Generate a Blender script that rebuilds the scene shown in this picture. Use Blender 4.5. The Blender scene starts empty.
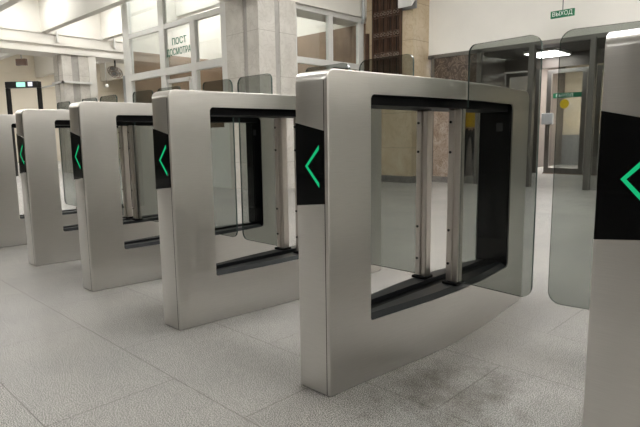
import bpy, bmesh, math, random
from mathutils import Vector, Matrix
random.seed(4)
PI = math.pi
S = bpy.context.scene
COL = S.collection

# ------------------------------------------------------------------ materials
def mat(name):
    m = bpy.data.materials.new(name); m.use_nodes = True
    nt = m.node_tree; nt.nodes.clear()
    out = nt.nodes.new('ShaderNodeOutputMaterial')
    return m, nt, out
def N(nt, t, **k):
    n = nt.nodes.new(t)
    for a, v in k.items(): setattr(n, a, v)
    return n
def pbsdf(nt, out, col=(.5, .5, .5), rough=.5, metal=0., spec=.5):
    b = N(nt, 'ShaderNodeBsdfPrincipled')
    b.inputs['Base Color'].default_value = (*col, 1); b.inputs['Roughness'].default_value = rough
    b.inputs['Metallic'].default_value = metal; b.inputs['Specular IOR Level'].default_value = spec
    nt.links.new(b.outputs[0], out.inputs[0]); return b
def ramp(nt, stops):
    r = N(nt, 'ShaderNodeValToRGB'); cr = r.color_ramp
    while len(cr.elements) < len(stops): cr.elements.new(.5)
    for e, (p, c) in zip(cr.elements, stops): e.position = p; e.color = (*c, 1) if len(c) == 3 else c
    return r
def plain(name, col, rough=.5, metal=0., spec=.5, var=.06, scale=6.):
    m, nt, out = mat(name); b = pbsdf(nt, out, col, rough, metal, spec)
    tc = N(nt, 'ShaderNodeTexCoord'); nz = N(nt, 'ShaderNodeTexNoise'); nz.inputs['Scale'].default_value = scale
    nz.inputs['Detail'].default_value = 4
    nt.links.new(tc.outputs['Object'], nz.inputs['Vector'])
    r = ramp(nt, [(.3, tuple(c*(1-var) for c in col)), (.7, tuple(min(1, c*(1+var)) for c in col))])
    nt.links.new(nz.outputs[0], r.inputs[0]); nt.links.new(r.outputs[0], b.inputs['Base Color'])
    return m
def emis(name, col, st):
    m, nt, out = mat(name); e = N(nt, 'ShaderNodeEmission')
    e.inputs[0].default_value = (*col, 1); e.inputs[1].default_value = st
    nt.links.new(e.outputs[0], out.inputs[0]); return m
def steel(name, col, r0, r1, vertical=False):
    m, nt, out = mat(name); b = pbsdf(nt, out, col, .35, 1.)
    tc = N(nt, 'ShaderNodeTexCoord')
    nz = N(nt, 'ShaderNodeTexNoise'); nz.inputs['Scale'].default_value = 3; nz.inputs['Detail'].default_value = 2
    nt.links.new(tc.outputs['Object'], nz.inputs['Vector'])
    mr = N(nt, 'ShaderNodeMapRange'); mr.inputs['From Min'].default_value = .3; mr.inputs['From Max'].default_value = .7
    mr.inputs['To Min'].default_value = r0; mr.inputs['To Max'].default_value = r1
    nt.links.new(nz.outputs[0], mr.inputs[0]); nt.links.new(mr.outputs[0], b.inputs['Roughness'])
    mp = N(nt, 'ShaderNodeMapping'); mp.inputs['Scale'].default_value = (900, 900, 12) if vertical else (14, 14, 1000)
    n2 = N(nt, 'ShaderNodeTexNoise'); n2.inputs['Scale'].default_value = 1; n2.inputs['Detail'].default_value = 2
    nt.links.new(tc.outputs['Object'], mp.inputs[0]); nt.links.new(mp.outputs[0], n2.inputs['Vector'])
    r = ramp(nt, [(.3, tuple(c*.95 for c in col)), (.7, tuple(min(1, c*1.04) for c in col))])
    nt.links.new(n2.outputs[0], r.inputs[0]); nt.links.new(r.outputs[0], b.inputs['Base Color'])
    return m
def glass(name, tint, ior=1.5, gl=(1, 1, 1)):
    m, nt, out = mat(name)
    t = N(nt, 'ShaderNodeBsdfTransparent'); t.inputs[0].default_value = (*tint, 1)
    g = N(nt, 'ShaderNodeBsdfGlossy'); g.inputs['Roughness'].default_value = .01; g.inputs[0].default_value = (*gl, 1)
    f = N(nt, 'ShaderNodeFresnel')
    ge = N(nt, 'ShaderNodeNewGeometry'); mi = N(nt, 'ShaderNodeMix', data_type='FLOAT')   # same reflectance from either side of the sheet
    mi.inputs['A'].default_value = ior; mi.inputs['B'].default_value = 1/ior
    nt.links.new(ge.outputs['Backfacing'], mi.inputs['Factor']); nt.links.new(mi.outputs['Result'], f.inputs[0])
    x = N(nt, 'ShaderNodeMixShader')
    nt.links.new(f.outputs[0], x.inputs[0]); nt.links.new(t.outputs[0], x.inputs[1]); nt.links.new(g.outputs[0], x.inputs[2])
    nt.links.new(x.outputs[0], out.inputs[0]); return m
def marble(name, c0, c1, vein, scale=2.2, joint=0., jcol=(.4, .38, .35), rough=.25, vamt=.5, z0=0.):
    m, nt, out = mat(name); b = pbsdf(nt, out, c0, rough)
    tc = N(nt, 'ShaderNodeTexCoord')
    nz = N(nt, 'ShaderNodeTexNoise'); nz.inputs['Scale'].default_value = scale; nz.inputs['Detail'].default_value = 10; nz.inputs['Distortion'].default_value = 1.2
    nt.links.new(tc.outputs['Object'], nz.inputs['Vector'])
    r = ramp(nt, [(.32, c0), (.68, c1)]); nt.links.new(nz.outputs[0], r.inputs[0])
    n2 = N(nt, 'ShaderNodeTexNoise'); n2.inputs['Scale'].default_value = scale*1.7; n2.inputs['Detail'].default_value = 8; n2.inputs['Distortion'].default_value = 2.5
    nt.links.new(tc.outputs['Object'], n2.inputs['Vector'])
    v = ramp(nt, [(.46, (0, 0, 0)), (.5, (vamt,)*3), (.54, (0, 0, 0))]); nt.links.new(n2.outputs[0], v.inputs[0])
    mx = N(nt, 'ShaderNodeMix', data_type='RGBA'); mx.inputs['B'].default_value = (*vein, 1)
    nt.links.new(v.outputs[0], mx.inputs['Factor']); nt.links.new(r.outputs[0], mx.inputs['A'])
    last = mx.outputs['Result']
    if joint:
        sp = N(nt, 'ShaderNodeSeparateXYZ'); nt.links.new(tc.outputs['Object'], sp.inputs[0])
        a = N(nt, 'ShaderNodeMath', operation='SUBTRACT'); a.inputs[1].default_value = z0; nt.links.new(sp.outputs['Z'], a.inputs[0])
        w = N(nt, 'ShaderNodeMath', operation='FLOORED_MODULO'); w.inputs[1].default_value = joint; nt.links.new(a.outputs[0], w.inputs[0])
        lt = N(nt, 'ShaderNodeMath', operation='LESS_THAN'); lt.inputs[1].default_value = .008; nt.links.new(w.outputs[0], lt.inputs[0])
        m2 = N(nt, 'ShaderNodeMix', data_type='RGBA'); m2.inputs['B'].default_value = (*jcol, 1)
        nt.links.new(lt.outputs[0], m2.inputs['Factor']); nt.links.new(last, m2.inputs['A']); last = m2.outputs['Result']
    nt.links.new(last, b.inputs['Base Color']); return m
def granite_floor():
    m, nt, out = mat('granite floor'); b = pbsdf(nt, out, (.4, .4, .38), .38, 0, .22)
    tc = N(nt, 'ShaderNodeTexCoord')
    n1 = N(nt, 'ShaderNodeTexNoise'); n1.inputs['Scale'].default_value = 270; n1.inputs['Detail'].default_value = 3; n1.inputs['Roughness'].default_value = .75
    n2 = N(nt, 'ShaderNodeTexNoise'); n2.inputs['Scale'].default_value = 1.6; n2.inputs['Detail'].default_value = 6
    n4 = N(nt, 'ShaderNodeTexNoise'); n4.inputs['Scale'].default_value = 30; n4.inputs['Detail'].default_value = 5
    for n in (n1, n2, n4): nt.links.new(tc.outputs['Object'], n.inputs['Vector'])
    r = ramp(nt, [(.41, FLOOR[0]), (.5, FLOOR[1]), (.58, FLOOR[2])]); nt.links.new(n1.outputs[0], r.inputs[0])
    r2 = ramp(nt, [(.3, (.84, .84, .84)), (.7, (1.1, 1.08, 1.06))]); nt.links.new(n2.outputs[0], r2.inputs[0])
    r4 = ramp(nt, [(.3, (.9, .9, .9)), (.7, (1.08, 1.08, 1.08))]); nt.links.new(n4.outputs[0], r4.inputs[0])
    mp = N(nt, 'ShaderNodeMapping'); mp.inputs['Location'].default_value = (.5, .28, 0)
    br = N(nt, 'ShaderNodeTexBrick'); br.offset = .5; br.offset_frequency = 2
    br.inputs['Scale'].default_value = 1; br.inputs['Brick Width'].default_value = .8; br.inputs['Row Height'].default_value = .44
    br.inputs['Mortar Size'].default_value = .0022; br.inputs['Mortar Smooth'].default_value = .1
    br.inputs['Color1'].default_value = (.97, .97, .97, 1); br.inputs['Color2'].default_value = (1.03, 1.03, 1.02, 1); br.inputs['Mortar'].default_value = (.6, .59, .57, 1)
    nt.links.new(tc.outputs['Object'], mp.inputs[0]); nt.links.new(mp.outputs[0], br.inputs['Vector'])
    last = r.outputs[0]
    for o in (r2.outputs[0], r4.outputs[0], br.outputs['Color']):
        x = N(nt, 'ShaderNodeMix', data_type='RGBA', blend_type='MULTIPLY'); x.inputs['Factor'].default_value = 1
        nt.links.new(last, x.inputs['A']); nt.links.new(o, x.inputs['B']); last = x.outputs['Result']
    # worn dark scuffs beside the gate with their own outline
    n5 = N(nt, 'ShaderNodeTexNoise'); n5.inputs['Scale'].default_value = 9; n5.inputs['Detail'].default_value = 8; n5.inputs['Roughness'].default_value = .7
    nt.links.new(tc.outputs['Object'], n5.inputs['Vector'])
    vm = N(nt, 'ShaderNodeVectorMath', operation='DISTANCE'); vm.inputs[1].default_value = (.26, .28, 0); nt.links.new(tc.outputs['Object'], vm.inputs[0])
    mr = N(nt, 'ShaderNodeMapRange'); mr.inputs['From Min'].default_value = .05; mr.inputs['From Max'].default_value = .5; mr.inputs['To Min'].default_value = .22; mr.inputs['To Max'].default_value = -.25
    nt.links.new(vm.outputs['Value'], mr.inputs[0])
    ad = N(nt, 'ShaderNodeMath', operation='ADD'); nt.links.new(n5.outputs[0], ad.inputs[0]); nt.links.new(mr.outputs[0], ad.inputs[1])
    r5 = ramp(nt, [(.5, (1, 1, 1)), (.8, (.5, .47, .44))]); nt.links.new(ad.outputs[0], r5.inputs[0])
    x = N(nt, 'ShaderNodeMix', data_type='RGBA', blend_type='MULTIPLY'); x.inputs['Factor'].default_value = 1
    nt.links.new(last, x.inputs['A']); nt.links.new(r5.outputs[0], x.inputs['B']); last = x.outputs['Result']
    nt.links.new(last, b.inputs['Base Color'])
    rr = N(nt, 'ShaderNodeMapRange'); rr.inputs['To Min'].default_value = .3; rr.inputs['To Max'].default_value = .5
    nt.links.new(n4.outputs[0], rr.inputs[0]); nt.links.new(rr.outputs[0], b.inputs['Roughness'])
    return m

FLOOR = ((.06, .059, .056), (.30, .295, .285), (.58, .57, .55))
M = dict(
    floor=granite_floor(),
    steel=steel('brushed steel', (.68, .665, .64), .285, .33),
    post=steel('post steel', (.62, .585, .545), .282, .31, True),
    black=plain('black lining', (.003, .003, .0035), .5, 0, .1),
    ledge=plain('dark grey ledge', (.011, .012, .014), .4, 0, .3),
    gloss=plain('black display glass', (.003, .0035, .004), .06, 0, .16, var=.02),
    icon=plain('grey reader icon', (.07, .07, .072), .4),
    bolt=plain('dark bolt', (.03, .03, .03), .4, .8),
    arrow=emis('green arrow light', (.014, .58, .22), .42),
    leaf=glass('smoked gate glass', (.66, .68, .665), 1.27),
    leafedge=plain('glass edge', (.05, .075, .07), .15),
    pane=glass('window glass', (.93, .95, .945), 1.6),
    doorpane=glass('entrance glass', (.86, .86, .85), 1.45),
    white=plain('white plaster wall', (.88, .86, .81), .7, var=.03, scale=1.5),
    ceil=plain('white ceiling paint', (.76, .74, .69), .7, var=.02, scale=1.2),
    beige=plain('beige wall paint', (.70, .64, .53), .7, var=.03, scale=1.2),
    pvc=plain('white window frame', (.72, .72, .70), .4, var=.02),
    alu=plain('dull aluminium', (.25, .24, .225), .4, .85, var=.05),
    marb=marble('grey marble', (.60, .575, .53), (.72, .695, .65), (.45, .42, .38), 2.0, .674, (.46, .43, .39), vamt=.35, z0=.44),
    marbd=marble('grey marble groove', (.40, .385, .36), (.50, .48, .45), (.32, .30, .28), 2.4, vamt=.3),
    tan=marble('tan marble', (.50, .40, .27), (.64, .54, .40), (.36, .26, .16), 1.6, .62, (.34, .28, .2), vamt=.3),
    brownm=marble('brown marble', (.045, .032, .025), (.115, .086, .066), (.24, .19, .15), 3, vamt=.7, rough=.12),
    pinkm=marble('veined pink marble', (.30, .235, .19), (.47, .40, .34), (.16, .10, .07), 4, vamt=.85, rough=.15),
    plinth=marble('dark plinth stone', (.10, .095, .09), (.2, .19, .18), (.3, .28, .26), 5, vamt=.3),
    wood=plain('dark brown grille wood', (.075, .038, .022), .4, var=.25),
    ringm=plain('pale bronze', (.30, .24, .20), .4, .5),
    wooddark=plain('grille backing', (.012, .008, .007), .6),
    woodw=plain('brown booth wall', (.24, .16, .105), .5, var=.2, scale=3),
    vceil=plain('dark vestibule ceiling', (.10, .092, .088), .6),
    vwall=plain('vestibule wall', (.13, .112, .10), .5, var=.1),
    dimwall=plain('dark hall wall', (.25, .24, .225), .6),
    bright=plain('outer porch wall', (.66, .56, .43), .7),
    dado=plain('grey dado', (.22, .22, .22), .6),
    green=plain('green sign', (.006, .13, .06), .35),
    greent=plain('green lettering', (.0, .17, .085), .5),
    signwhite=plain('white lettering', (.85, .9, .87), .4),
    yellow=plain('yellow jacket', (.78, .50, .02), .7, var=.12),
    yellowd=plain('yellow disc', (.72, .52, .02), .5),
    dark=plain('dark trousers', (.03, .03, .035), .8),
    skin=plain('skin', (.5, .32, .24), .5),
    hair=plain('dark hair', (.03, .02, .015), .6),
    shoe=plain('pale shoes', (.5, .48, .46), .5),
    blackp=plain('black plastic', (.012, .012, .013), .35),
    grey=plain('grey plastic', (.25, .25, .25), .5),
    greyp=plain('pale blue grey paint', (.42, .44, .45), .5),
    lamp=emis('lamp diffuser', (1, .98, .945), 17.),
    lampb=emis('bay lamp diffuser', (1, .985, .95), 10.),
    vlamp=emis('vestibule lamp diffuser', (1, .98, .95), 9.),
    screen=emis('green status screen', (.35, .8, .6), .9),
    screenw=emis('pale status screen', (.7, .72, .85), .8),
    signlit=plain('exit sign green', (.01, .17, .075), .4),
)

# ------------------------------------------------------------------ mesh helpers
def finish(name, bm, m, parent=None, smooth=None, mats=None):
    bmesh.ops.recalc_face_normals(bm, faces=bm.faces[:])
    if smooth is not None:
        for f in bm.faces: f.smooth = True
        for e in bm.edges:
            if len(e.link_faces) == 2 and e.calc_face_angle(0) > smooth: e.smooth = False
    me = bpy.data.meshes.new(name); bm.to_mesh(me); bm.free()
    for x in (mats or [m]): me.materials.append(x)
    o = bpy.data.objects.new(name, me); COL.objects.link(o)
    if parent: o.parent = parent
    return o
def box(bm, x0, x1, y0, y1, z0, z1, bev=0., rot=None, mi=0):
    r = bmesh.ops.create_cube(bm, size=1)
    vs = r['verts']
    for v in vs: v.co = Vector(((x0+x1)/2+v.co.x*(x1-x0), (y0+y1)/2+v.co.y*(y1-y0), (z0+z1)/2+v.co.z*(z1-z0)))
    fs = list({f for v in vs for f in v.link_faces})
    for f in fs: f.material_index = mi
    if bev:
        es = list({e for v in vs for e in v.link_edges})
        rr = bmesh.ops.bevel(bm, geom=es, offset=bev, segments=2, profile=.5, affect='EDGES')
        vs = list({v for f in rr['faces'] for v in f.verts} | {v for v in vs if v.is_valid})
    if rot:
        for v in vs: v.co = rot @ v.co
    return vs
def cyl(bm, p, q, r, r2=None, seg=16, mi=0):
    p = Vector(p); q = Vector(q); d = q-p
    res = bmesh.ops.create_cone(bm, cap_ends=True, segments=seg, radius1=r, radius2=r if r2 is None else r2, depth=d.length)
    q4 = Vector((0, 0, 1)).rotation_difference(d.normalized()).to_matrix().to_4x4()
    bmesh.ops.transform(bm, matrix=Matrix.Translation((p+q)/2) @ q4, verts=res['verts'])
    for f in {f for v in res['verts'] for f in v.link_faces}: f.material_index = mi
    return res['verts']
def BX(name, m, parent, *boxes, bev=0.):
    bm = bmesh.new()
    for b in boxes: box(bm, *b, bev=bev)
    return finish(name, bm, M[m] if isinstance(m, str) else m, parent)
def prism(bm, pts, a, b, axis='y', mi=0):
    """extrude 2D polygon along axis between a and b. axis y: pts are (x,z); axis x: pts are (y,z); axis z: (x,y)"""
    def P(u, v, w):
        return {'y': (u, w, v), 'x': (w, u, v), 'z': (u, v, w)}[axis]
    A = [bm.verts.new(P(u, v, a)) for u, v in pts]; B = [bm.verts.new(P(u, v, b)) for u, v in pts]
    f = [bm.faces.new(A), bm.faces.new(B[::-1])]
    n = len(pts); s = []
    for i in range(n): s.append(bm.faces.new((A[i], B[i], B[(i+1) % n], A[(i+1) % n])))
    for x in f+s: x.material_index = mi
    return f, s
def tag(o, label=None, cat=None, group=None, kind=None):
    for k, v in (('label', label), ('category', cat), ('group', group), ('kind', kind)):
        if v: o[k] = v
    return o
def thing(name, loc, label, cat, group=None, rz=0.):
    o = bpy.data.objects.new(name, None); o.empty_display_size = .2; COL.objects.link(o)
    o.location = loc; o.rotation_euler.z = rz
    return tag(o, label, cat, group)
def struct(o): o['kind'] = 'structure'; return o
def holder(name):
    o = bpy.data.objects.new(name, None); COL.objects.link(o); return struct(o)
def text(s, name, size, m, parent, mtx, depth=.002, sx=1.):
    cu = bpy.data.curves.new('lettering', 'FONT'); cu.body = s; cu.size = size; cu.extrude = depth
    cu.align_x = 'CENTER'; cu.align_y = 'CENTER'
    t = bpy.data.objects.new('lettering', cu); COL.objects.link(t)
    dg = bpy.context.evaluated_depsgraph_get()
    me = bpy.data.meshes.new_from_object(t.evaluated_get(dg))
    bpy.data.objects.remove(t); bpy.data.curves.remove(cu)
    me.transform(mtx @ Matrix.Diagonal((sx, 1, 1, 1)))
    me.materials.clear(); me.materials.append(m)
    o = bpy.data.objects.new(name, me); COL.objects.link(o); o.parent = parent
    return o
FACE_FRONT = Matrix.Rotation(PI/2, 4, 'X')           # lettering upright, readable from -Y

# ------------------------------------------------------------------ turnstile
L = 1.455; HT = 1.055; BULGE = .055
def hw(y):
    t = min(max(y/L, 0), 1)
    return .0705 + BULGE*math.sin(PI*t)**1.5
def hwr(y, r=.006):
    d = min(y, L-y)
    return hw(y) if d >= r else hw(y)-r+math.sqrt(max(0, r*r-(r-max(d, 0))**2))
def rrect(y0, y1, z0, z1, radii, n=12, k=5):
    """closed loop of (y,z): bottom side, back, top, front; radii = (front-bottom, back-bottom, back-top, front-top)"""
    c = [(y0, z0), (y1, z0), (y1, z1), (y0, z1)]; sg = [(1, 1), (-1, 1), (-1, -1), (1, -1)]; a0 = [PI, 1.5*PI, 0, .5*PI]
    pts = []
    for i in range(4):
        r = radii[i]; cy, cz = c[i][0]+sg[i][0]*r, c[i][1]+sg[i][1]*r
        arc = [(cy+r*math.cos(a0[i]+PI/2*j/k), cz+r*math.sin(a0[i]+PI/2*j/k)) for j in range(k+1)]
        pts += arc
        j2 = (i+1) % 4; r2 = radii[j2]; ny, nz = c[j2][0]+sg[j2][0]*r2, c[j2][1]+sg[j2][1]*r2
        st = (ny+r2*math.cos(a0[j2]), nz+r2*math.sin(a0[j2]))
        e = arc[-1]
        for j in range(1, n): pts.append((e[0]+(st[0]-e[0])*j/n, e[1]+(st[1]-e[1])*j/n))
    return pts
WY0, WY1, WZ0, WZ1 = .195, 1.245, .215, .985
def make_turnstile():
    root = thing('turnstile', (0, 0, 0), 'x', 'turnstile', 'row of steel turnstiles')
    e = .0025
    outer = rrect(0, L, .002, HT, (.004, .03, .05, .035), 16)
    outin = rrect(e, L-e, .002+e, HT-e, (.004, .028, .047, .033), 16)
    inner = rrect(WY0, WY1, WZ0, WZ1, (.012, .02, .03, .018), 16)
    bm = bmesh.new(); rings = []
    def ring(pts, s, d=0.):
        return [bm.verts.new((s*(hwr(y)-d), y, z)) for y, z in pts]
    def bridge(a, b):
        n = len(a)
        for i in range(n): bm.faces.new((a[i], a[(i+1) % n], b[(i+1) % n], b[i]))
    rim = {}
    for s in (1, -1):
        prev = ring(outer, s, 0 if e == 0 else .0008); rim[s] = prev
        for t in (0, .015, .04, .08, .25, .5, .75, 1):
            p = [((1-t)*o[0]+t*i[0], (1-t)*o[1]+t*i[1]) for o, i in zip(outin, inner)]
            cur = ring(p, s); bridge(prev, cur); prev = cur
        lip = ring(inner, s, .006); bridge(prev, lip)
    bridge(rim[1], rim[-1])
    finish('housing', bm, M['steel'], root, smooth=.5)
    # black lining of the opening
    bm = bmesh.new()
    lo = rrect(WY0-.001, WY1+.001, WZ0-.001, WZ1+.001, (.012, .02, .03, .018), 16)
    a = [bm.verts.new((hw(y)-.005, y, z)) for y, z in lo]; b = [bm.verts.new((-hw(y)+.005, y, z)) for y, z in lo]
    n = len(a)
    for i in range(n): bm.faces.new((a[i], a[(i+1) % n], b[(i+1) % n], b[i]))
    finish('window_lining', bm, M['black'], root, smooth=.5)
    bm = bmesh.new(); K = 20; pr = [(hw(WY0+.002+(WY1-WY0-.004)*i/K)-.022, WY0+.002+(WY1-WY0-.004)*i/K) for i in range(K+1)]
    prism(bm, pr+[(-x, y) for x, y in pr[::-1]], .952, WZ1-.0012, 'z')
    finish('header_box', bm, M['black'], root)
    # two dark ledges along the sill with a slot between them
    for s in (1, -1):
        bm = bmesh.new(); K = 24; rows = []
        for i in range(K+1):
            y = WY0+.012+(WY1-WY0-.024)*i/K
            x0, x1 = .034, hw(y)-.007
            rows.append([bm.verts.new((s*x0, y, .2155)), bm.verts.new((s*x0, y, .232)), bm.verts.new((s*(x1-.02), y, .232)), bm.verts.new((s*x1, y, .2155))])
        for i in range(K):
            for j in range(3): bm.faces.new((rows[i][j], rows[i+1][j], rows[i+1][j+1], rows[i][j+1]))
        bm.faces.new(rows[0]); bm.faces.new(rows[-1][::-1])
        finish('sill_ledge', bm, M['ledge'], root)
    # black glass reader panel on the far inner jamb
    bm = bmesh.new()
    w = hw(WY1)-.012
    box(bm, -w, w, WY1-.010, WY1-.001, WZ0+.02, WZ1-.012, bev=.002)
    jp = finish('reader_panel', bm, M['gloss'], root)
    ic = BX('reader_icon', 'icon', jp, (.010, .042, WY1-.0115, WY1-.0098, .862, .902)); ic['label'] = 'small grey reader symbol'
    # display glass on the front end
    bm = bmesh.new()
    prism(bm, [(-.068, .627), (.056, .640), (.056, .868), (-.068, .895)], -.003, .02, 'y')
    dp = finish('display_panel', bm, M['gloss'], root)
    for x in (.0575,): BX('corner_seam', 'black', root, (x-.0012, x+.0012, -.0005, .004, .006, 1.02))
    bm = bmesh.new()
    cz, tip, ex, hh, t = .757, -.024, .037, .066, .0085
    prism(bm, [(tip, cz), (ex, cz+hh), (ex, cz+hh-t*1.6), (tip+t*1.25, cz), (ex, cz-hh+t*1.6), (ex, cz-hh)], -.0042, -.0029, 'y')
    ar = finish('arrow', bm, M['arrow'], dp); ar['label'] = 'lit green arrow pointing left'
    # dark foot strip
    bm = bmesh.new(); K = 16; pr = [(hw(L*i/K)-.005, .005+(L-.010)*i/K) for i in range(K+1)]
    prism(bm, pr+[(-x, y) for x, y in pr[::-1]], 0., .004, 'z')
    finish('foot_strip', bm, M['black'], root)
    # hinge posts and glass leaves
    PY = .75
    for s in (1, -1):
        px = s*.0765
        bm = bmesh.new()
        box(bm, px-.027, px+.027, PY-.012, PY+.028, .232, .952, bev=.004)
        box(bm, px-.022, px+.004, PY-.021, PY-.011, .245, .949, bev=.003)
        pt = finish('post', bm, M['post'], root)
        BX('post_foot', 'black', root, (px-.034, px+.034, PY-.03, PY+.036, .2315, .243), bev=.003)
        for z in (.32, .46, .78, .90):
            bm = bmesh.new(); cyl(bm, (px-.011, PY-.0195, z), (px-.011, PY-.025, z), .0055, seg=12)
            finish('bolt', bm, M['bolt'], pt)
        # leaf: one tempered sheet with rounded corners and a tongue reaching in to the post
        x0, x1 = .0705+BULGE-.068, .0705+BULGE+.0
        xi = hw(PY)+.006; xo = .4295; zl, zh = .245, 1.192; r = .045
        def arc(cx, cz, a, b, n=6, rr=r): return [(cx+rr*math.cos(a+(b-a)*i/n), cz+rr*math.sin(a+(b-a)*i/n)) for i in range(n+1)]
        pts = [(.1035, zl)] + arc(xo-r, zl+r, -PI/2, 0) + arc(xo-r, zh-r, 0, PI/2) + arc(xi+r*.7, zh-r*.7, PI/2, PI, rr=r*.7) + [(xi, .955), (.1035, .955)]
        bm = bmesh.new()
        f, sd = prism(bm, [(s*x, z) for x, z in pts], PY-.005, PY+.005, 'y')
        for q in sd: q.material_index = 1
        finish('glass_leaf', bm, None, root, mats=[M['leaf'], M['leafedge']])
    return root
def kids(o): return [c for c in bpy.data.objects if c.parent == o]
def copy_tree(o, parent=None, ch=None):
    c = o.copy(); COL.objects.link(c)
    if parent: c.parent = parent
    for k in ch[o]: copy_tree(k, c, ch)
    return c
SP = .9147
TL = ['steel turnstile at the right edge of the frame, only its black arrow end in view',
      'large steel turnstile in the middle with its whole window and two posts in view',
      'steel turnstile directly behind the large middle one, third from the right of the row',
      'steel turnstile fourth from the right of the row, two behind the large middle one',
      'steel turnstile fifth from the right of the row, next to the leftmost one',
      'leftmost steel turnstile of the row, cut by the left edge of the frame']
t0 = make_turnstile()
CH = {}
def walk(o):
    CH[o] = kids(o)
    for c in CH[o]: walk(c)
walk(t0)
roots = [t0]+[copy_tree(t0, None, CH) for _ in range(5)]
for i, r in enumerate(roots):
    r.location = (.9217-.0705-SP*i, -.009, 0); r['label'] = TL[i]

# the two leaves of the lane on the right stand a little ajar, towards the camera
def swing(o, px, deg):
    p = Vector((px, .75, 0)); m = Matrix.Rotation(math.radians(deg), 4, 'Z')
    o.location = p - (m @ p); o.rotation_euler.z = math.radians(deg)
for rt, right in ((roots[1], True), (roots[0], False)):
    for c in kids(rt):
        if c.name.startswith('glass_leaf') and (sum(v.co.x for v in c.data.vertices) > 0) == right:
            swing(c, .0765 if right else -.0765, -6.5 if right else 6.5)

# ------------------------------------------------------------------ shell
CZ = 4.25
struct(BX('floor', 'floor', None, (-24, 7, -7, 15, -.1, 0)))
struct(BX('ceiling', 'ceil', None, (-24, 7, -7, 12, CZ, CZ+.1)))
struct(BX('wall_front', 'dimwall', None, (-24, 7, -7.1, -7, 0, CZ)))
struct(BX('wall_right', 'white', None, (6.9, 7, -7, 15, 0, CZ)))
struct(BX('wall_left', 'beige', None, (-22.1, -22, -7, 12, 0, CZ)))
struct(BX('wall_back', 'beige', None, (-22, -9.6, 11, 11.1, 0, CZ)))
# white wall over the entrance glazing
struct(BX('wall_entrance', 'white', None, (-4.40, 6.9, 7.3, 7.5, 2.24, CZ)))
struct(BX('trim_1', 'beige', None, (-21.99, -21.93, -6.9, 10.9, 2.9, 3.0), (-21.99, -21.95, -6.9, 10.9, 3.4, 3.46)))

# beams
struct(BX('ceiling_beam', 'ceil', None, (-6.15, -5.40, -7, 7.0, 2.985, CZ)))
struct(BX('ceiling_beam', 'ceil', None, (-13.95, -13.17, -7, 11, 2.98, CZ), (-13.17, -13.12, -7, 11, 3.17, 3.24), (-13.17, -13.13, -7, 11, 2.98, 3.06),
          (-13.17, -13.14, -7, 11, 3.43, 3.47)))
for y in (-3.6, -2.1, -.6, .85, 2.33, 3.83, 5.33, 6.85):
    struct(BX('ceiling_beam', 'ceil', None, (-13.17, -6.15, y, y+.16, 3.45, CZ)))
for y in (4.0, 6.6, 9.2):
    struct(BX('ceiling_beam', 'ceil', None, (-22, -13.95, y, y+.2, 3.3, CZ)))
# drop conduits of the beams
for i, y in enumerate((4.16, 5.62)):
    struct(BX('trim_%d' % (i+2), 'pvc', None, (-13.12, -13.08, y, y+.04, 3.24, 3.5)))

# marble pillars
def pillar(name, x0, x1, y0, y1, z1, m, md, gx, gy, z0=0.):
    o = holder(name)
    d = .018
    BX('core', md, o, (x0+d, x1-d, y0+d, y1-d, z0, z1))
    ga, gb = gx; ha, hb = gy
    BX('slab', m, o, (x0, ga, y0, ha, z0, z1))
    BX('slab', m, o, (gb, x1, y0, ha, z0, z1))
    BX('slab', m, o, (gb, x1, hb, y1, z0, z1))
    BX('slab', m, o, (x0, ga, hb, y1, z0, z1))
    return o
pillar('pillar', -6.19, -5.375, 4.2, 4.98, 2.985, 'marb', 'marbd', (-5.755, -5.65), (4.53, 4.63))
p2 = pillar('pillar', -13.75, -13.17, 4.27, 4.93, 2.98, 'marb', 'marbd', (-13.5, -13.42), (4.50, 4.68))
BX('conduit_band', 'pvc', p2, (-13.80, -13.12, 4.22, 4.27, 2.27, 2.32), (-13.17, -13.12, 4.22, 4.98, 2.27, 2.32))
BX('pilaster', 'ceil', p2, (-13.27, -13.15, 4.93, 5.12, 0, 2.98)); BX('pilaster', 'ceil', p2, (-14.25, -13.76, 4.7, 4.9, 0, 2.98))
BX('conduit', 'pvc', p2, (-16.4, -13.76, 4.69, 4.73, 2.35, 2.39), (-13.88, -13.84, 4.66, 4.70, 0, 2.98))
p3 = holder('pillar')
BX('shaft', 'tan', p3, (-5.42, -4.38, 6.8, 7.6, .12, CZ))
BX('plinth', 'plinth', p3, (-5.42, -4.36, 6.76, 7.6, 0, .12), bev=.01)

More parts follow.
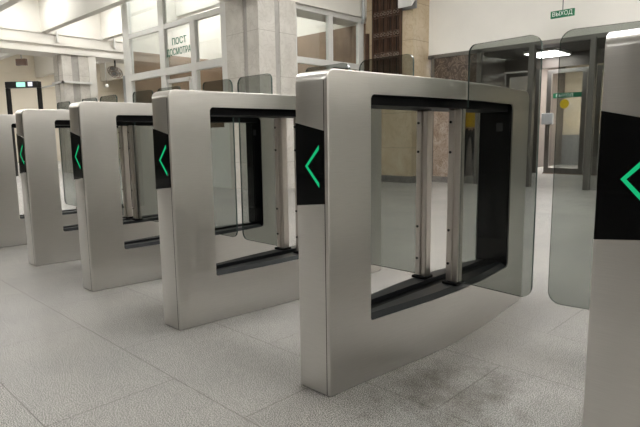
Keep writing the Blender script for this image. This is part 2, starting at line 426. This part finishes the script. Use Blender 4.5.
# ------------------------------------------------------------------ security booth
wf = holder('window_1')
Z0 = 1.0
BX('frame', 'pvc', wf, (-9.73, -9.47, 4.2, 4.28, 0, CZ), (-8.29, -8.11, 4.2, 4.28, 0, CZ), (-7.24, -7.09, 4.2, 4.28, 0, 2.87), (-6.33, -6.19, 4.2, 4.28, 0, 3.2),
   (-9.47, -6.19, 4.205, 4.275, 2.85, 2.94), (-9.47, -6.19, 4.195, 4.285, 2.02, 2.15), (-9.47, -6.33, 4.205, 4.275, .93, 1.02), (-9.47, -6.33, 4.205, 4.275, 0, .08),
   (-8.07, -7.28, 4.19, 4.25, 1.86, 1.93), (-8.07, -8.0, 4.19, 4.25, 1.02, 1.9), (-7.32, -7.25, 4.19, 4.25, 1.02, 1.9))
for xa, xb in ((-9.47, -8.29), (-8.11, -7.24), (-7.09, -6.33)):
    BX('lower_panel', 'pvc', wf, (xa, xb, 4.22, 4.26, .08, .93))
    BX('pane', 'pane', wf, (xa, xb, 4.235, 4.243, 1.02, 2.02))
    pn = BX('pane', 'pane', wf, (xa, xb, 4.235, 4.243, 2.15, 2.85))
    if xa == -8.11:
        T = lambda x, z: Matrix.Translation((x, 4.231, z)) @ FACE_FRONT
        text('ПОСТ', 'lettering', .165, M['greent'], pn, T(-7.65, 2.585), sx=1.05)
        text('ДОСМОТРА', 'lettering', .165, M['greent'], pn, T(-7.685, 2.405), sx=.84)
BX('pane', 'pane', wf, (-9.47, -8.29, 4.235, 4.243, 2.94, CZ)); BX('pane', 'pane', wf, (-8.11, -6.33, 4.235, 4.243, 2.94, CZ))
ws = holder('window_2')
X2 = -5.47
BX('frame', 'pvc', ws, (X2-.07, X2, 4.98, 5.09, 0, 2.98), (X2-.07, X2, 5.85, 5.96, .9, 2.98), (X2-.07, X2, 6.66, 6.80, 0, 2.98),
   (X2-.075, X2+.005, 5.0, 6.8, 2.91, 2.985), (X2-.075, X2+.005, 5.0, 6.8, 2.06, 2.16), (X2-.075, X2+.01, 5.0, 6.8, .86, .95))
BX('lower_panel', 'pvc', ws, (X2-.06, X2-.01, 5.09, 6.66, 0, .86))
for ya, yb in ((5.09, 5.85), (5.96, 6.66)):
    for za, zb in ((.95, 2.06), (2.16, 2.91)):
        BX('pane', 'pane', ws, (X2-.035, X2-.027, ya, yb, za, zb))
# booth interior
struct(BX('wall_booth', 'woodw', None, (-9.6, -5.42, 7.0, 7.1, 0, 2.95)))
struct(BX('wall_booth_upper', 'ceil', None, (-9.6, -5.42, 7.0, 7.1, 2.95, CZ)))
struct(BX('wall_booth_side', 'woodw', None, (-9.6, -9.5, 4.28, 7.0, 0, 2.62)))
struct(BX('wall_booth_side_upper', 'ceil', None, (-9.6, -9.5, 4.28, 7.0, 2.62, CZ)))
cb = thing('cabinet', (-8.5, 6.7, 0), 'brown cabinet with two doors inside the glazed booth', 'cabinet')
BX('body', 'woodw', cb, (-.8, .8, -.25, .25, 0, 1.95), bev=.01)
for s in (-1, 1):
    d = BX('door', 'wood', cb, (min(s*.02, s*.78), max(s*.02, s*.78), -.275, -.25, .06, 1.9), bev=.004)
    BX('handle', 'alu', d, (s*.06-.01, s*.06+.01, -.3, -.275, .9, 1.1))
dk = thing('desk', (-6.6, 4.8, 0), 'white topped desk behind the booth front glass beside the grey marble pillar', 'desk')
BX('top', 'pvc', dk, (-.75, .3, -.3, .3, .98, 1.03), bev=.005)
for x, y in ((-.7, -.25), (.25, -.25), (-.7, .25), (.25, .25)): BX('leg', 'alu', dk, (x-.02, x+.02, y-.02, y+.02, 0, .98))
sh = thing('wall_shelf', (-6.6, 6.9, 1.55), 'white shelf on the brown back wall of the glazed booth', 'shelf')
BX('board', 'pvc', sh, (-.75, .95, -.24, .09, 0, .05), bev=.004)
for x in (-.6, .8): BX('bracket', 'alu', sh, (x-.015, x+.015, -.2, .09, -.14, 0))

# carved wooden grille and small fittings on the tan pillar
def grille(name, x0, x1, z0, z1, y, label, cols):
    g = thing(name, ((x0+x1)/2, y, z0), label, 'grille')
    w = (x1-x0)/2; h = z1-z0
    BX('backing', 'wooddark', g, (-w, w, -.012, 0, 0, h))
    bm = bmesh.new()
    box(bm, -w, -w+.03, -.06, -.012, 0, h, bev=.004); box(bm, w-.03, w, -.06, -.012, 0, h, bev=.004)
    box(bm, -w+.03, w-.03, -.06, -.012, 0, .03); box(bm, -w+.03, w-.03, -.06, -.012, h-.03, h)
    finish('frame', bm, M['wood'], g)
    bm = bmesh.new()
    cw = (2*w-.06)/cols
    for i in range(1, cols): box(bm, -w+.03+cw*i-.012, -w+.03+cw*i+.012, -.05, -.012, .03, h-.03)
    for i in range(cols):
        for f in (.3, .7): box(bm, -w+.03+cw*(i+f)-.006, -w+.03+cw*(i+f)+.006, -.04, -.012, .03, h-.03)
    z = .25
    while z < h-.1:
        for dz in (-.05, .05): box(bm, -w+.03, w-.03, -.045, -.012, z+dz-.008, z+dz+.008)
        z += .36
    finish('lattice', bm, M['wood'], g)
    z = .25
    while z < h-.1:
        for i in range(cols*2):
            cx = -w+.03+cw*(i+.5)/2; tv = []; bm = bmesh.new()
            R, rr = min(cw*.17, .026), .006
            for a in range(12):
                A = 2*PI*a/12
                tv.append([bm.verts.new((cx+(R+rr*math.cos(B))*math.cos(A), -.045+rr*math.sin(B), z+(R+rr*math.cos(B))*math.sin(A))) for B in (0, PI/2, PI, 1.5*PI)])
            for a in range(12):
                for b in range(4): bm.faces.new((tv[a][b], tv[(a+1) % 12][b], tv[(a+1) % 12][(b+1) % 4], tv[a][(b+1) % 4]))
            finish('ring_ornament', bm, M['ringm'], g)
        z += .36
grille('wooden_grille', -5.235, -4.60, 1.66, 3.62, 6.8, 'tall dark brown lattice grille with ring rows on the tan pillar', 4)
grille('wooden_grille', -5.40, -5.335, 1.9, 2.70, 6.8, 'narrow dark grille strip beside the glazed booth corner', 1)
wl = thing('wall_lamp', (-4.45, 6.8, 2.985), 'pale curved lamp housing high on the tan pillar', 'lamp')
bm = bmesh.new(); prism(bm, [(0, .0)]+[(-.13*math.cos(a*PI/16), .13-.13*math.cos(a*PI/8) if False else .26*(1-math.cos(a*PI/16))*.5+.02) for a in range(8, -1, -1)]+[(-.13, .34), (0, .34)], -.15, .13, 'x')
finish('housing', bm, M['pvc'], wl, smooth=.6)
BX('mounting_plate', 'grey', wl, (-.17, .15, -.012, 0, .0, .36))
bm = bmesh.new(); cyl(bm, (-5.33, 6.62, 2.93), (-5.33, 6.62, CZ), .03)
cyl(bm, (-5.33, 6.62, 2.93), (-5.39, 6.66, 2.88), .03)
tag(finish('pipe', bm, M['greyp'], None, smooth=.6), 'pale grey pipe dropping beside the top of the booth side window', 'pipe')

# ------------------------------------------------------------------ entrance
ex = holder('trim_4')
YE = 7.3
BX('post', 'alu', ex, (-4.315, -4.255, YE-.02, YE+.05, 0, 2.24)); struct(BX('window_23', 'doorpane', None, (-3.80, -3.425, YE+.01, YE+.018, 0, 1.52)))
BX('post', 'alu', ex, (-3.425, -3.35, YE-.02, YE+.05, 0, 2.24))
for a, b in ((-2.54, -2.45), (-1.64, -1.56), (-.74, -.66), (.16, .24), (1.06, 1.14), (1.96, 2.04), (2.86, 2.94), (3.76, 3.84), (5.2, 5.28)):
    BX('post', 'alu', ex, (a, b, YE-.03, YE+.07, 0, 2.24), bev=.006)
BX('head_rail', 'alu', ex, (-4.38, 6.9, YE-.02, YE+.06, 2.19, 2.25))
struct(BX('wall_marble_lower', 'pinkm', None, (-4.255, -3.80, YE, YE+.06, .0, 1.52)))
struct(BX('wall_marble_upper', 'brownm', None, (-4.255, -3.425, YE, YE+.06, 1.52, 2.19)))
struct(BX('baseboard_marble', 'plinth', None, (-4.38, -3.80, YE-.03, YE, 0, .1)))
wn = 3
for a, b in ((-3.35, -2.54), (-1.56, -.74), (-.66, .16), (.24, 1.06), (1.14, 1.96), (2.04, 2.86), (2.94, 3.76), (3.84, 5.2)):
    struct(BX('window_%d' % wn, 'doorpane', None, (a, b, YE+.01, YE+.018, .0, 2.19))); wn += 1
# vestibule
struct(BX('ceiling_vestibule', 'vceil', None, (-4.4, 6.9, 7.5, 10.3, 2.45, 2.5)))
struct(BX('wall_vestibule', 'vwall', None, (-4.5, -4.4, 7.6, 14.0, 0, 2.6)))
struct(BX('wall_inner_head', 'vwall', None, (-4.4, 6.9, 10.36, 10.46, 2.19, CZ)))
YI = 10.4
BX('post', 'alu', ex, (-3.77, -3.63, YI-.03, YI+.05, 0, 2.19)); BX('post', 'alu', ex, (-2.66, -2.52, YI-.03, YI+.05, 0, 2.19))
BX('post', 'alu', ex, (-1.5, -1.36, YI-.03, YI+.05, 0, 2.19)); BX('post', 'alu', ex, (.4, .54, YI-.03, YI+.05, 0, 2.19)); BX('post', 'alu', ex, (2.4, 2.54, YI-.03, YI+.05, 0, 2.19))
def glass_door(n, x0, x1, sign):
    d = holder('door_%d' % n)
    BX('frame', 'alu', d, (x0, x0+.09, YI-.02, YI+.03, .02, 2.15), (x1-.09, x1, YI-.02, YI+.03, .02, 2.15), (x0+.09, x1-.09, YI-.02, YI+.03, 2.07, 2.15), (x0+.09, x1-.09, YI-.02, YI+.03, .02, .12))
    p = BX('pane', 'doorpane', d, (x0+.09, x1-.09, YI, YI+.008, .12, 2.07))
    BX('threshold', 'pinkm', d, (x0, x1, YI-.08, YI+.08, 0, .02))
    if sign:
        BX('lock_box', 'greyp', d, (x0-.06, x0+.17, YI-.10, YI-.02, 1.03, 1.26), bev=.01)
        BX('handle', 'alu', d, (x0+.03, x0+.06, YI-.06, YI-.02, .8, 1.0))
        bm = bmesh.new(); cyl(bm, ((x0+x1)/2-.03, YI-.006, 1.44), ((x0+x1)/2-.03, YI-.001, 1.44), .092, seg=32)
        finish('sticker', bm, M['yellowd'], p)['label'] = 'round yellow sticker on the door glass'
        pl = BX('notice', 'green', p, (x0+.13, x1-.19+.12, YI-.008, YI-.001, 1.565, 1.665)); pl['label'] = 'green exit notice'
        text('ВЫХОД', 'lettering', .085, M['signwhite'], d, Matrix.Translation((x0+.36, YI-.010, 1.613)) @ FACE_FRONT, .001, sx=1.1)
glass_door(1, -3.47, -2.68, True); glass_door(2, -4.38, -3.78, False); glass_door(3, -2.5, -1.52, False)
struct(BX('window_20', 'doorpane', None, (-1.36, .4, YI, YI+.008, 0, 2.19))); struct(BX('window_21', 'doorpane', None, (.54, 2.4, YI, YI+.008, 0, 2.19))); struct(BX('window_22', 'doorpane', None, (2.54, 6.9, YI, YI+.008, 0, 2.19)))
struct(BX('ceiling_porch', 'ceil', None, (-4.5, 6.9, 10.46, 14, 2.6, 2.65)))
struct(BX('wall_porch', 'bright', None, (-4.5, 6.9, 13.9, 14, .8, 2.6)))
struct(BX('wall_porch_dado', 'dado', None, (-4.5, 6.9, 13.88, 14, 0, .8)))

# hanging exit sign in front of the wall over the entrance
es = thing('exit_sign', (-1.94, 6.98, 2.49), 'small green hanging sign with white exit lettering before the white wall', 'sign')
BX('plate', 'signlit', es, (-.165, .165, -.015, .015, 0, .10), bev=.003)
text('ВЫХОД', 'lettering', .082, M['signwhite'], es, Matrix.Translation((0, -.0185, .049)) @ FACE_FRONT, .001, sx=.93)
bm = bmesh.new(); cyl(bm, (0, 0, .10), (0, 0, CZ-2.49), .008); finish('rod', bm, M['grey'], es)

# ------------------------------------------------------------------ lamps
def ceiling_lamp(x, y, z, w, d, label, group, m='lamp'):
    o = thing('ceiling_lamp', (x, y, z), label, 'lamp', group)
    BX('housing', 'pvc', o, (-w/2-.03, w/2+.03, -d/2-.03, d/2+.03, -.05, 0), bev=.006)
    BX('diffuser', m, o, (-w/2, w/2, -d/2, d/2, -.062, -.0501))
    return o
HL = 'unseen white ceiling lamp above the turnstile hall'
for x, y in ((-8.2, -2.2), (-3.6, -4.4)): ceiling_lamp(x, y, CZ, .5, 1.5, HL, 'ceiling lamps of the hall')  # both added out of view as front light on pillar, booth and floor
for x in (-3.6, -.4, 2.8, 5.6):  # rightmost column added out of view to brighten the steel sides
    for y in (.6, 4.4): ceiling_lamp(x, y, CZ, .5, 1.5, HL, 'ceiling lamps of the hall', 'lampb' if x < -3 else 'lamp')
for x in (-12.1, -8.6):  # rear and middle rows added out of sight to brighten beams and pillar
    for y in (-3., -1.3, .2, 1.6, 3.15, 4.66, 6.16): ceiling_lamp(x, y, CZ, 1.2, .4, 'unseen white ceiling lamp between the crossbeams', 'lamps between the crossbeams', 'lampb' if y > 2 or x < -10 else 'lamp')
ceiling_lamp(-7.6, 5.6, CZ, 1.4, .5, 'unseen white ceiling lamp inside the glazed booth', None, 'lampb')  # put in out of view to light the booth interior
for x in (-17.5,):
    for y in (1.0, 5.3, 8.1): ceiling_lamp(x, y, CZ, 1.8, .8, 'white ceiling lamp beyond the long beam', 'lamps beyond the long beam')
ceiling_lamp(-3.28, 9.85, 2.45, .6, .75, 'flat white ceiling lamp glowing in the entrance vestibule', None, 'vlamp')
for x in (-2.9, 1.5): ceiling_lamp(x, 12.2, 2.6, 2.2, .9, 'white lamp in the outer porch', 'porch lamps')

# ------------------------------------------------------------------ left background things
md = thing('metal_detector', (-12.78, 3.20, 0), 'black walk-through metal detector arch with a lit green screen', 'metal detector', rz=math.atan2(.54, .72))
W = .395
for s in (-1, 1): BX('side_panel', 'blackp', md, (s*W-.02, s*W+.02, -.07, .07, 0, 2.06), bev=.012)
hd = BX('header', 'blackp', md, (-W-.02, W+.02, -.07, .07, 2.06, 2.205), bev=.01)
BX('screen', 'screen', hd, (-.12, .10, -.076, -.069, 2.08, 2.185))['label'] = 'lit green screen'
BX('emblem', 'screenw', hd, (.17, .28, -.076, -.069, 2.09, 2.185))['label'] = 'pale lit emblem'

hs = thing('hanging_sign', (-17, 4.55, 3.09), 'small dark box hanging on a rod beyond the long white beam', 'sign', rz=.6)
BX('box', 'wood', hs, (-.17, .17, -.05, .05, 0, .2), bev=.01)
bm = bmesh.new(); cyl(bm, (0, 0, .2), (0, 0, CZ-3.09), .014); finish('rod', bm, M['grey'], hs)

fn = thing('fan', (-13.4, 5.75, 2.66), 'round wire caged fan hanging under the long white beam', 'fan', rz=.65)
bm = bmesh.new()
def ring3(bm, c, R, r, n=28, ay=.0):
    tv = []
    for a in range(n):
        A = 2*PI*a/n
        tv.append([bm.verts.new((c[0]+(R+r*math.cos(B))*math.cos(A), c[1]+r*math.sin(B), c[2]+(R+r*math.cos(B))*math.sin(A))) for B in (0, PI/2, PI, 1.5*PI)])
    for a in range(n):
        for b in range(4): bm.faces.new((tv[a][b], tv[(a+1) % n][b], tv[(a+1) % n][(b+1) % 4], tv[a][(b+1) % 4]))
for R, y in ((.2, 0), (.15, -.05), (.15, .05), (.08, -.065)): ring3(bm, (0, y, 0), R, .009)
for k in range(16):
    A = 2*PI*k/16
    for s in (-1, 1): cyl(bm, (.05*math.cos(A), s*.065, .05*math.sin(A)), (.2*math.cos(A), 0, .2*math.sin(A)), .004, seg=6)
finish('cage', bm, M['ringm'], fn)
bm = bmesh.new(); cyl(bm, (0, -.07, 0), (0, .13, 0), .055); finish('motor', bm, M['grey'], fn, smooth=.6)
for k in range(3):
    bm = bmesh.new(); A = 2*PI*k/3+.4
    prism(bm, [(.03, -.02), (.08, -.06), (.16, -.05), (.18, .0), (.15, .045), (.06, .03)], -.004, .004, 'y')
    bmesh.ops.transform(bm, matrix=Matrix.Rotation(A, 4, 'Y') @ Matrix.Rotation(.35, 4, 'X'), verts=bm.verts)
    finish('blade', bm, M['greyp'], fn)
for c in kids(fn): c.data.transform(Matrix.Rotation(.8, 4, 'X'))
bm = bmesh.new(); cyl(bm, (0, .02, .06), (0, .02, .32), .02); finish('drop_rod', bm, M['blackp'], fn)

bm = bmesh.new(); cyl(bm, (-13.6, 6.15, 0), (-13.6, 6.15, 2.6), .085, seg=20)
tag(finish('pipe', bm, M['greyp'], None, smooth=.6), 'pale grey upright pipe standing under the caged fan', 'pipe')
pc = thing('pull_switch', (-18, 7.6, 2.68), 'small white switch hanging on a cord left of the caged fan', 'switch')
BX('switch_body', 'pvc', pc, (-.08, .08, -.04, .04, 0, .1), bev=.015)
bm = bmesh.new(); cyl(bm, (0, 0, .1), (0, 0, CZ-2.68), .008, seg=8); finish('cord', bm, M['grey'], pc)
cc = thing('security_camera', (-14.3, 4.75, 2.40), 'small dark security camera beside the far left pillar', 'camera', rz=.5)
BX('bracket', 'grey', cc, (-.02, .02, -.02, .13, .0, .06)); bm = bmesh.new(); cyl(bm, (0, -.13, .12), (0, .03, .10), .04); finish('body', bm, M['wood'], cc, smooth=.6)
BX('arm', 'grey', cc, (-.01, .01, -.03, 0, .04, .1))
# ------------------------------------------------------------------ person in the vestibule
def skinmesh(name, pts, edges, rad, m, parent, loc, rz, root=0, sub=2):
    me = bpy.data.meshes.new(name); me.from_pydata(pts, edges, []); me.update()
    o = bpy.data.objects.new(name, me); COL.objects.link(o)
    md_ = o.modifiers.new('skin', 'SKIN'); md_.use_smooth_shade = True
    lay = me.skin_vertices[0].data if me.skin_vertices else None
    if lay is None:
        bpy.context.view_layer.objects.active = o; bpy.ops.mesh.customdata_skin_add(); lay = me.skin_vertices[0].data
    for i, r in enumerate(rad): lay[i].radius = r if isinstance(r, tuple) else (r, r)
    lay[root].use_root = True
    o.modifiers.new('sub', 'SUBSURF').levels = sub; o.modifiers['sub'].render_levels = sub
    dg = bpy.context.evaluated_depsgraph_get(); dg.update()
    m2 = bpy.data.meshes.new_from_object(o.evaluated_get(dg)); bpy.data.objects.remove(o); bpy.data.meshes.remove(me)
    m2.materials.clear()
    for x in (m if isinstance(m, list) else [m]): m2.materials.append(x)
    o = bpy.data.objects.new(name, m2); COL.objects.link(o)
    for p in m2.polygons: p.use_smooth = True
    if parent: o.parent = parent
    else: o.location = loc; o.rotation_euler.z = rz
    return o
# x right, -y forward of the figure
P = [(0, 0, .92), (0, .0, 1.08), (0, -.01, 1.25), (0, 0, 1.40), (0, -.005, 1.475), (0, -.01, 1.56), (0, -.015, 1.655)]
R_ = [(.13, .10), (.12, .09), (.135, .095), (.10, .075), (.05, .05), (.072, .085), (.065, .075)]
E_ = [(0, 1), (1, 2), (2, 3), (3, 4), (4, 5), (5, 6)]
for s in (-1, 1):
    b = len(P)
    P += [(s*.17, 0, 1.385), (s*.215, .015, 1.13), (s*.215, -.06, .90), (s*.21, -.08, .84)]
    R_ += [.055, .043, .033, .03]; E_ += [(3, b), (b, b+1), (b+1, b+2), (b+2, b+3)]
    for k, (dx, l) in enumerate(((-.022, .07), (-.007, .085), (.008, .08), (.022, .062))):
        i = len(P); P += [(s*.21+dx*.2, -.085+dx, .80), (s*.205, -.087+dx, .80-l)]; R_ += [.0105, .008]; E_ += [(b+3, i), (i, i+1)]
    i = len(P); P += [(s*.195, -.115, .815), (s*.185, -.13, .775)]; R_ += [.012, .009]; E_ += [(b+3, i), (i, i+1)]
    b = len(P)
    P += [(s*.09, 0, .86), (s*.10, -.01, .49), (s*.105, .02, .10), (s*.105, .0, .05), (s*.11, -.13, .035)]
    R_ += [.085, .06, .042, .035, .03]; E_ += [(0, b), (b, b+1), (b+1, b+2), (b+2, b+3), (b+3, b+4)]
pe = skinmesh('person', P, E_, R_, [M['skin'], M['dark'], M['yellow']], None, (-3.80, 7.80, 0), .6)
for p in pe.data.polygons:
    c = p.center
    if .08 < c.z < .93 and abs(c.x) < .185 and c.y > -.1: p.material_index = 1
tag(pe, 'person in a yellow jacket and dark trousers standing behind the entrance glass', 'person')
jk = skinmesh('jacket', [(0, 0, .93), (0, 0, 1.08), (0, -.01, 1.25), (0, 0, 1.40), (0, 0, 1.45)]+[q for s in (-1, 1) for q in ((s*.175, 0, 1.385), (s*.218, .015, 1.13), (s*.216, -.055, .91))],
              [(0, 1), (1, 2), (2, 3), (3, 4), (3, 5), (5, 6), (6, 7), (3, 8), (8, 9), (9, 10)], [(.16, .13), (.145, .115), (.155, .12), (.125, .095), .07, .07, .056, .046, .07, .056, .046], M['yellow'], pe, None, 0)
hr = bmesh.new(); bmesh.ops.create_uvsphere(hr, u_segments=16, v_segments=12, radius=1)
for v in hr.verts: v.co = Vector((v.co.x*.086, v.co.y*.10+.012, v.co.z*.10+1.635))
bmesh.ops.delete(hr, geom=[v for v in hr.verts if v.co.y < -.045 and v.co.z < 1.67 or v.co.z < 1.56], context='VERTS')
finish('hair', hr, M['hair'], pe, smooth=1)
bm = bmesh.new(); prism(bm, [(-.012, 1.60), (.012, 1.60), (.005, 1.635), (-.005, 1.635)], -.125, -.08, 'y'); finish('nose', bm, M['skin'], pe)
for s in (-1, 1):
    bm = bmesh.new(); bmesh.ops.create_uvsphere(bm, u_segments=12, v_segments=8, radius=1)
    for v in bm.verts: v.co = Vector((v.co.x*.05+s*.108, v.co.y*.135-.045, max(v.co.z, -.75)*.052+.039))
    finish('shoe', bm, M['shoe'], pe, smooth=1)
    bm = bmesh.new(); bmesh.ops.create_uvsphere(bm, u_segments=10, v_segments=8, radius=.011)
    bmesh.ops.translate(bm, verts=bm.verts, vec=(s*.03, -.088, 1.64)); finish('eye', bm, M['blackp'], pe, smooth=1)

# ------------------------------------------------------------------ world, camera, view
w = bpy.data.worlds.new('World'); S.world = w; w.use_nodes = True
w.node_tree.nodes['Background'].inputs[0].default_value = (.8, .85, .9, 1); w.node_tree.nodes['Background'].inputs[1].default_value = .15
f, pitch, roll, yaw = 538.558, .1426, -.0137, .7728
cp = Vector((1.151, -1.2181, .8513))
fw = Vector((-math.sin(yaw)*math.cos(pitch), math.cos(yaw)*math.cos(pitch), -math.sin(pitch)))
r = Vector((math.cos(yaw), math.sin(yaw), 0)); u = r.cross(fw)
r2 = math.cos(roll)*r+math.sin(roll)*u; u2 = -math.sin(roll)*r+math.cos(roll)*u
cam = bpy.data.cameras.new('camera'); cam.sensor_width = 36; cam.sensor_fit = 'HORIZONTAL'; cam.lens = f*36/640
cam.clip_start = .02; cam.clip_end = 100
co = bpy.data.objects.new('camera', cam); COL.objects.link(co)
mt = Matrix.Identity(4)
for i in range(3): mt[i][0] = r2[i]; mt[i][1] = u2[i]; mt[i][2] = -fw[i]; mt[i][3] = cp[i]
co.matrix_world = mt
S.camera = co
S.view_settings.view_transform = 'Standard'; S.view_settings.look = 'None'; S.view_settings.gamma = 1
S.view_settings.use_curve_mapping = False; S.view_settings.exposure = .9
S.cycles.use_denoising = True
S.cycles.max_bounces = 12; S.cycles.transparent_max_bounces = 32; S.cycles.diffuse_bounces = 5; S.cycles.glossy_bounces = 6
S.cycles.sample_clamp_indirect = 6
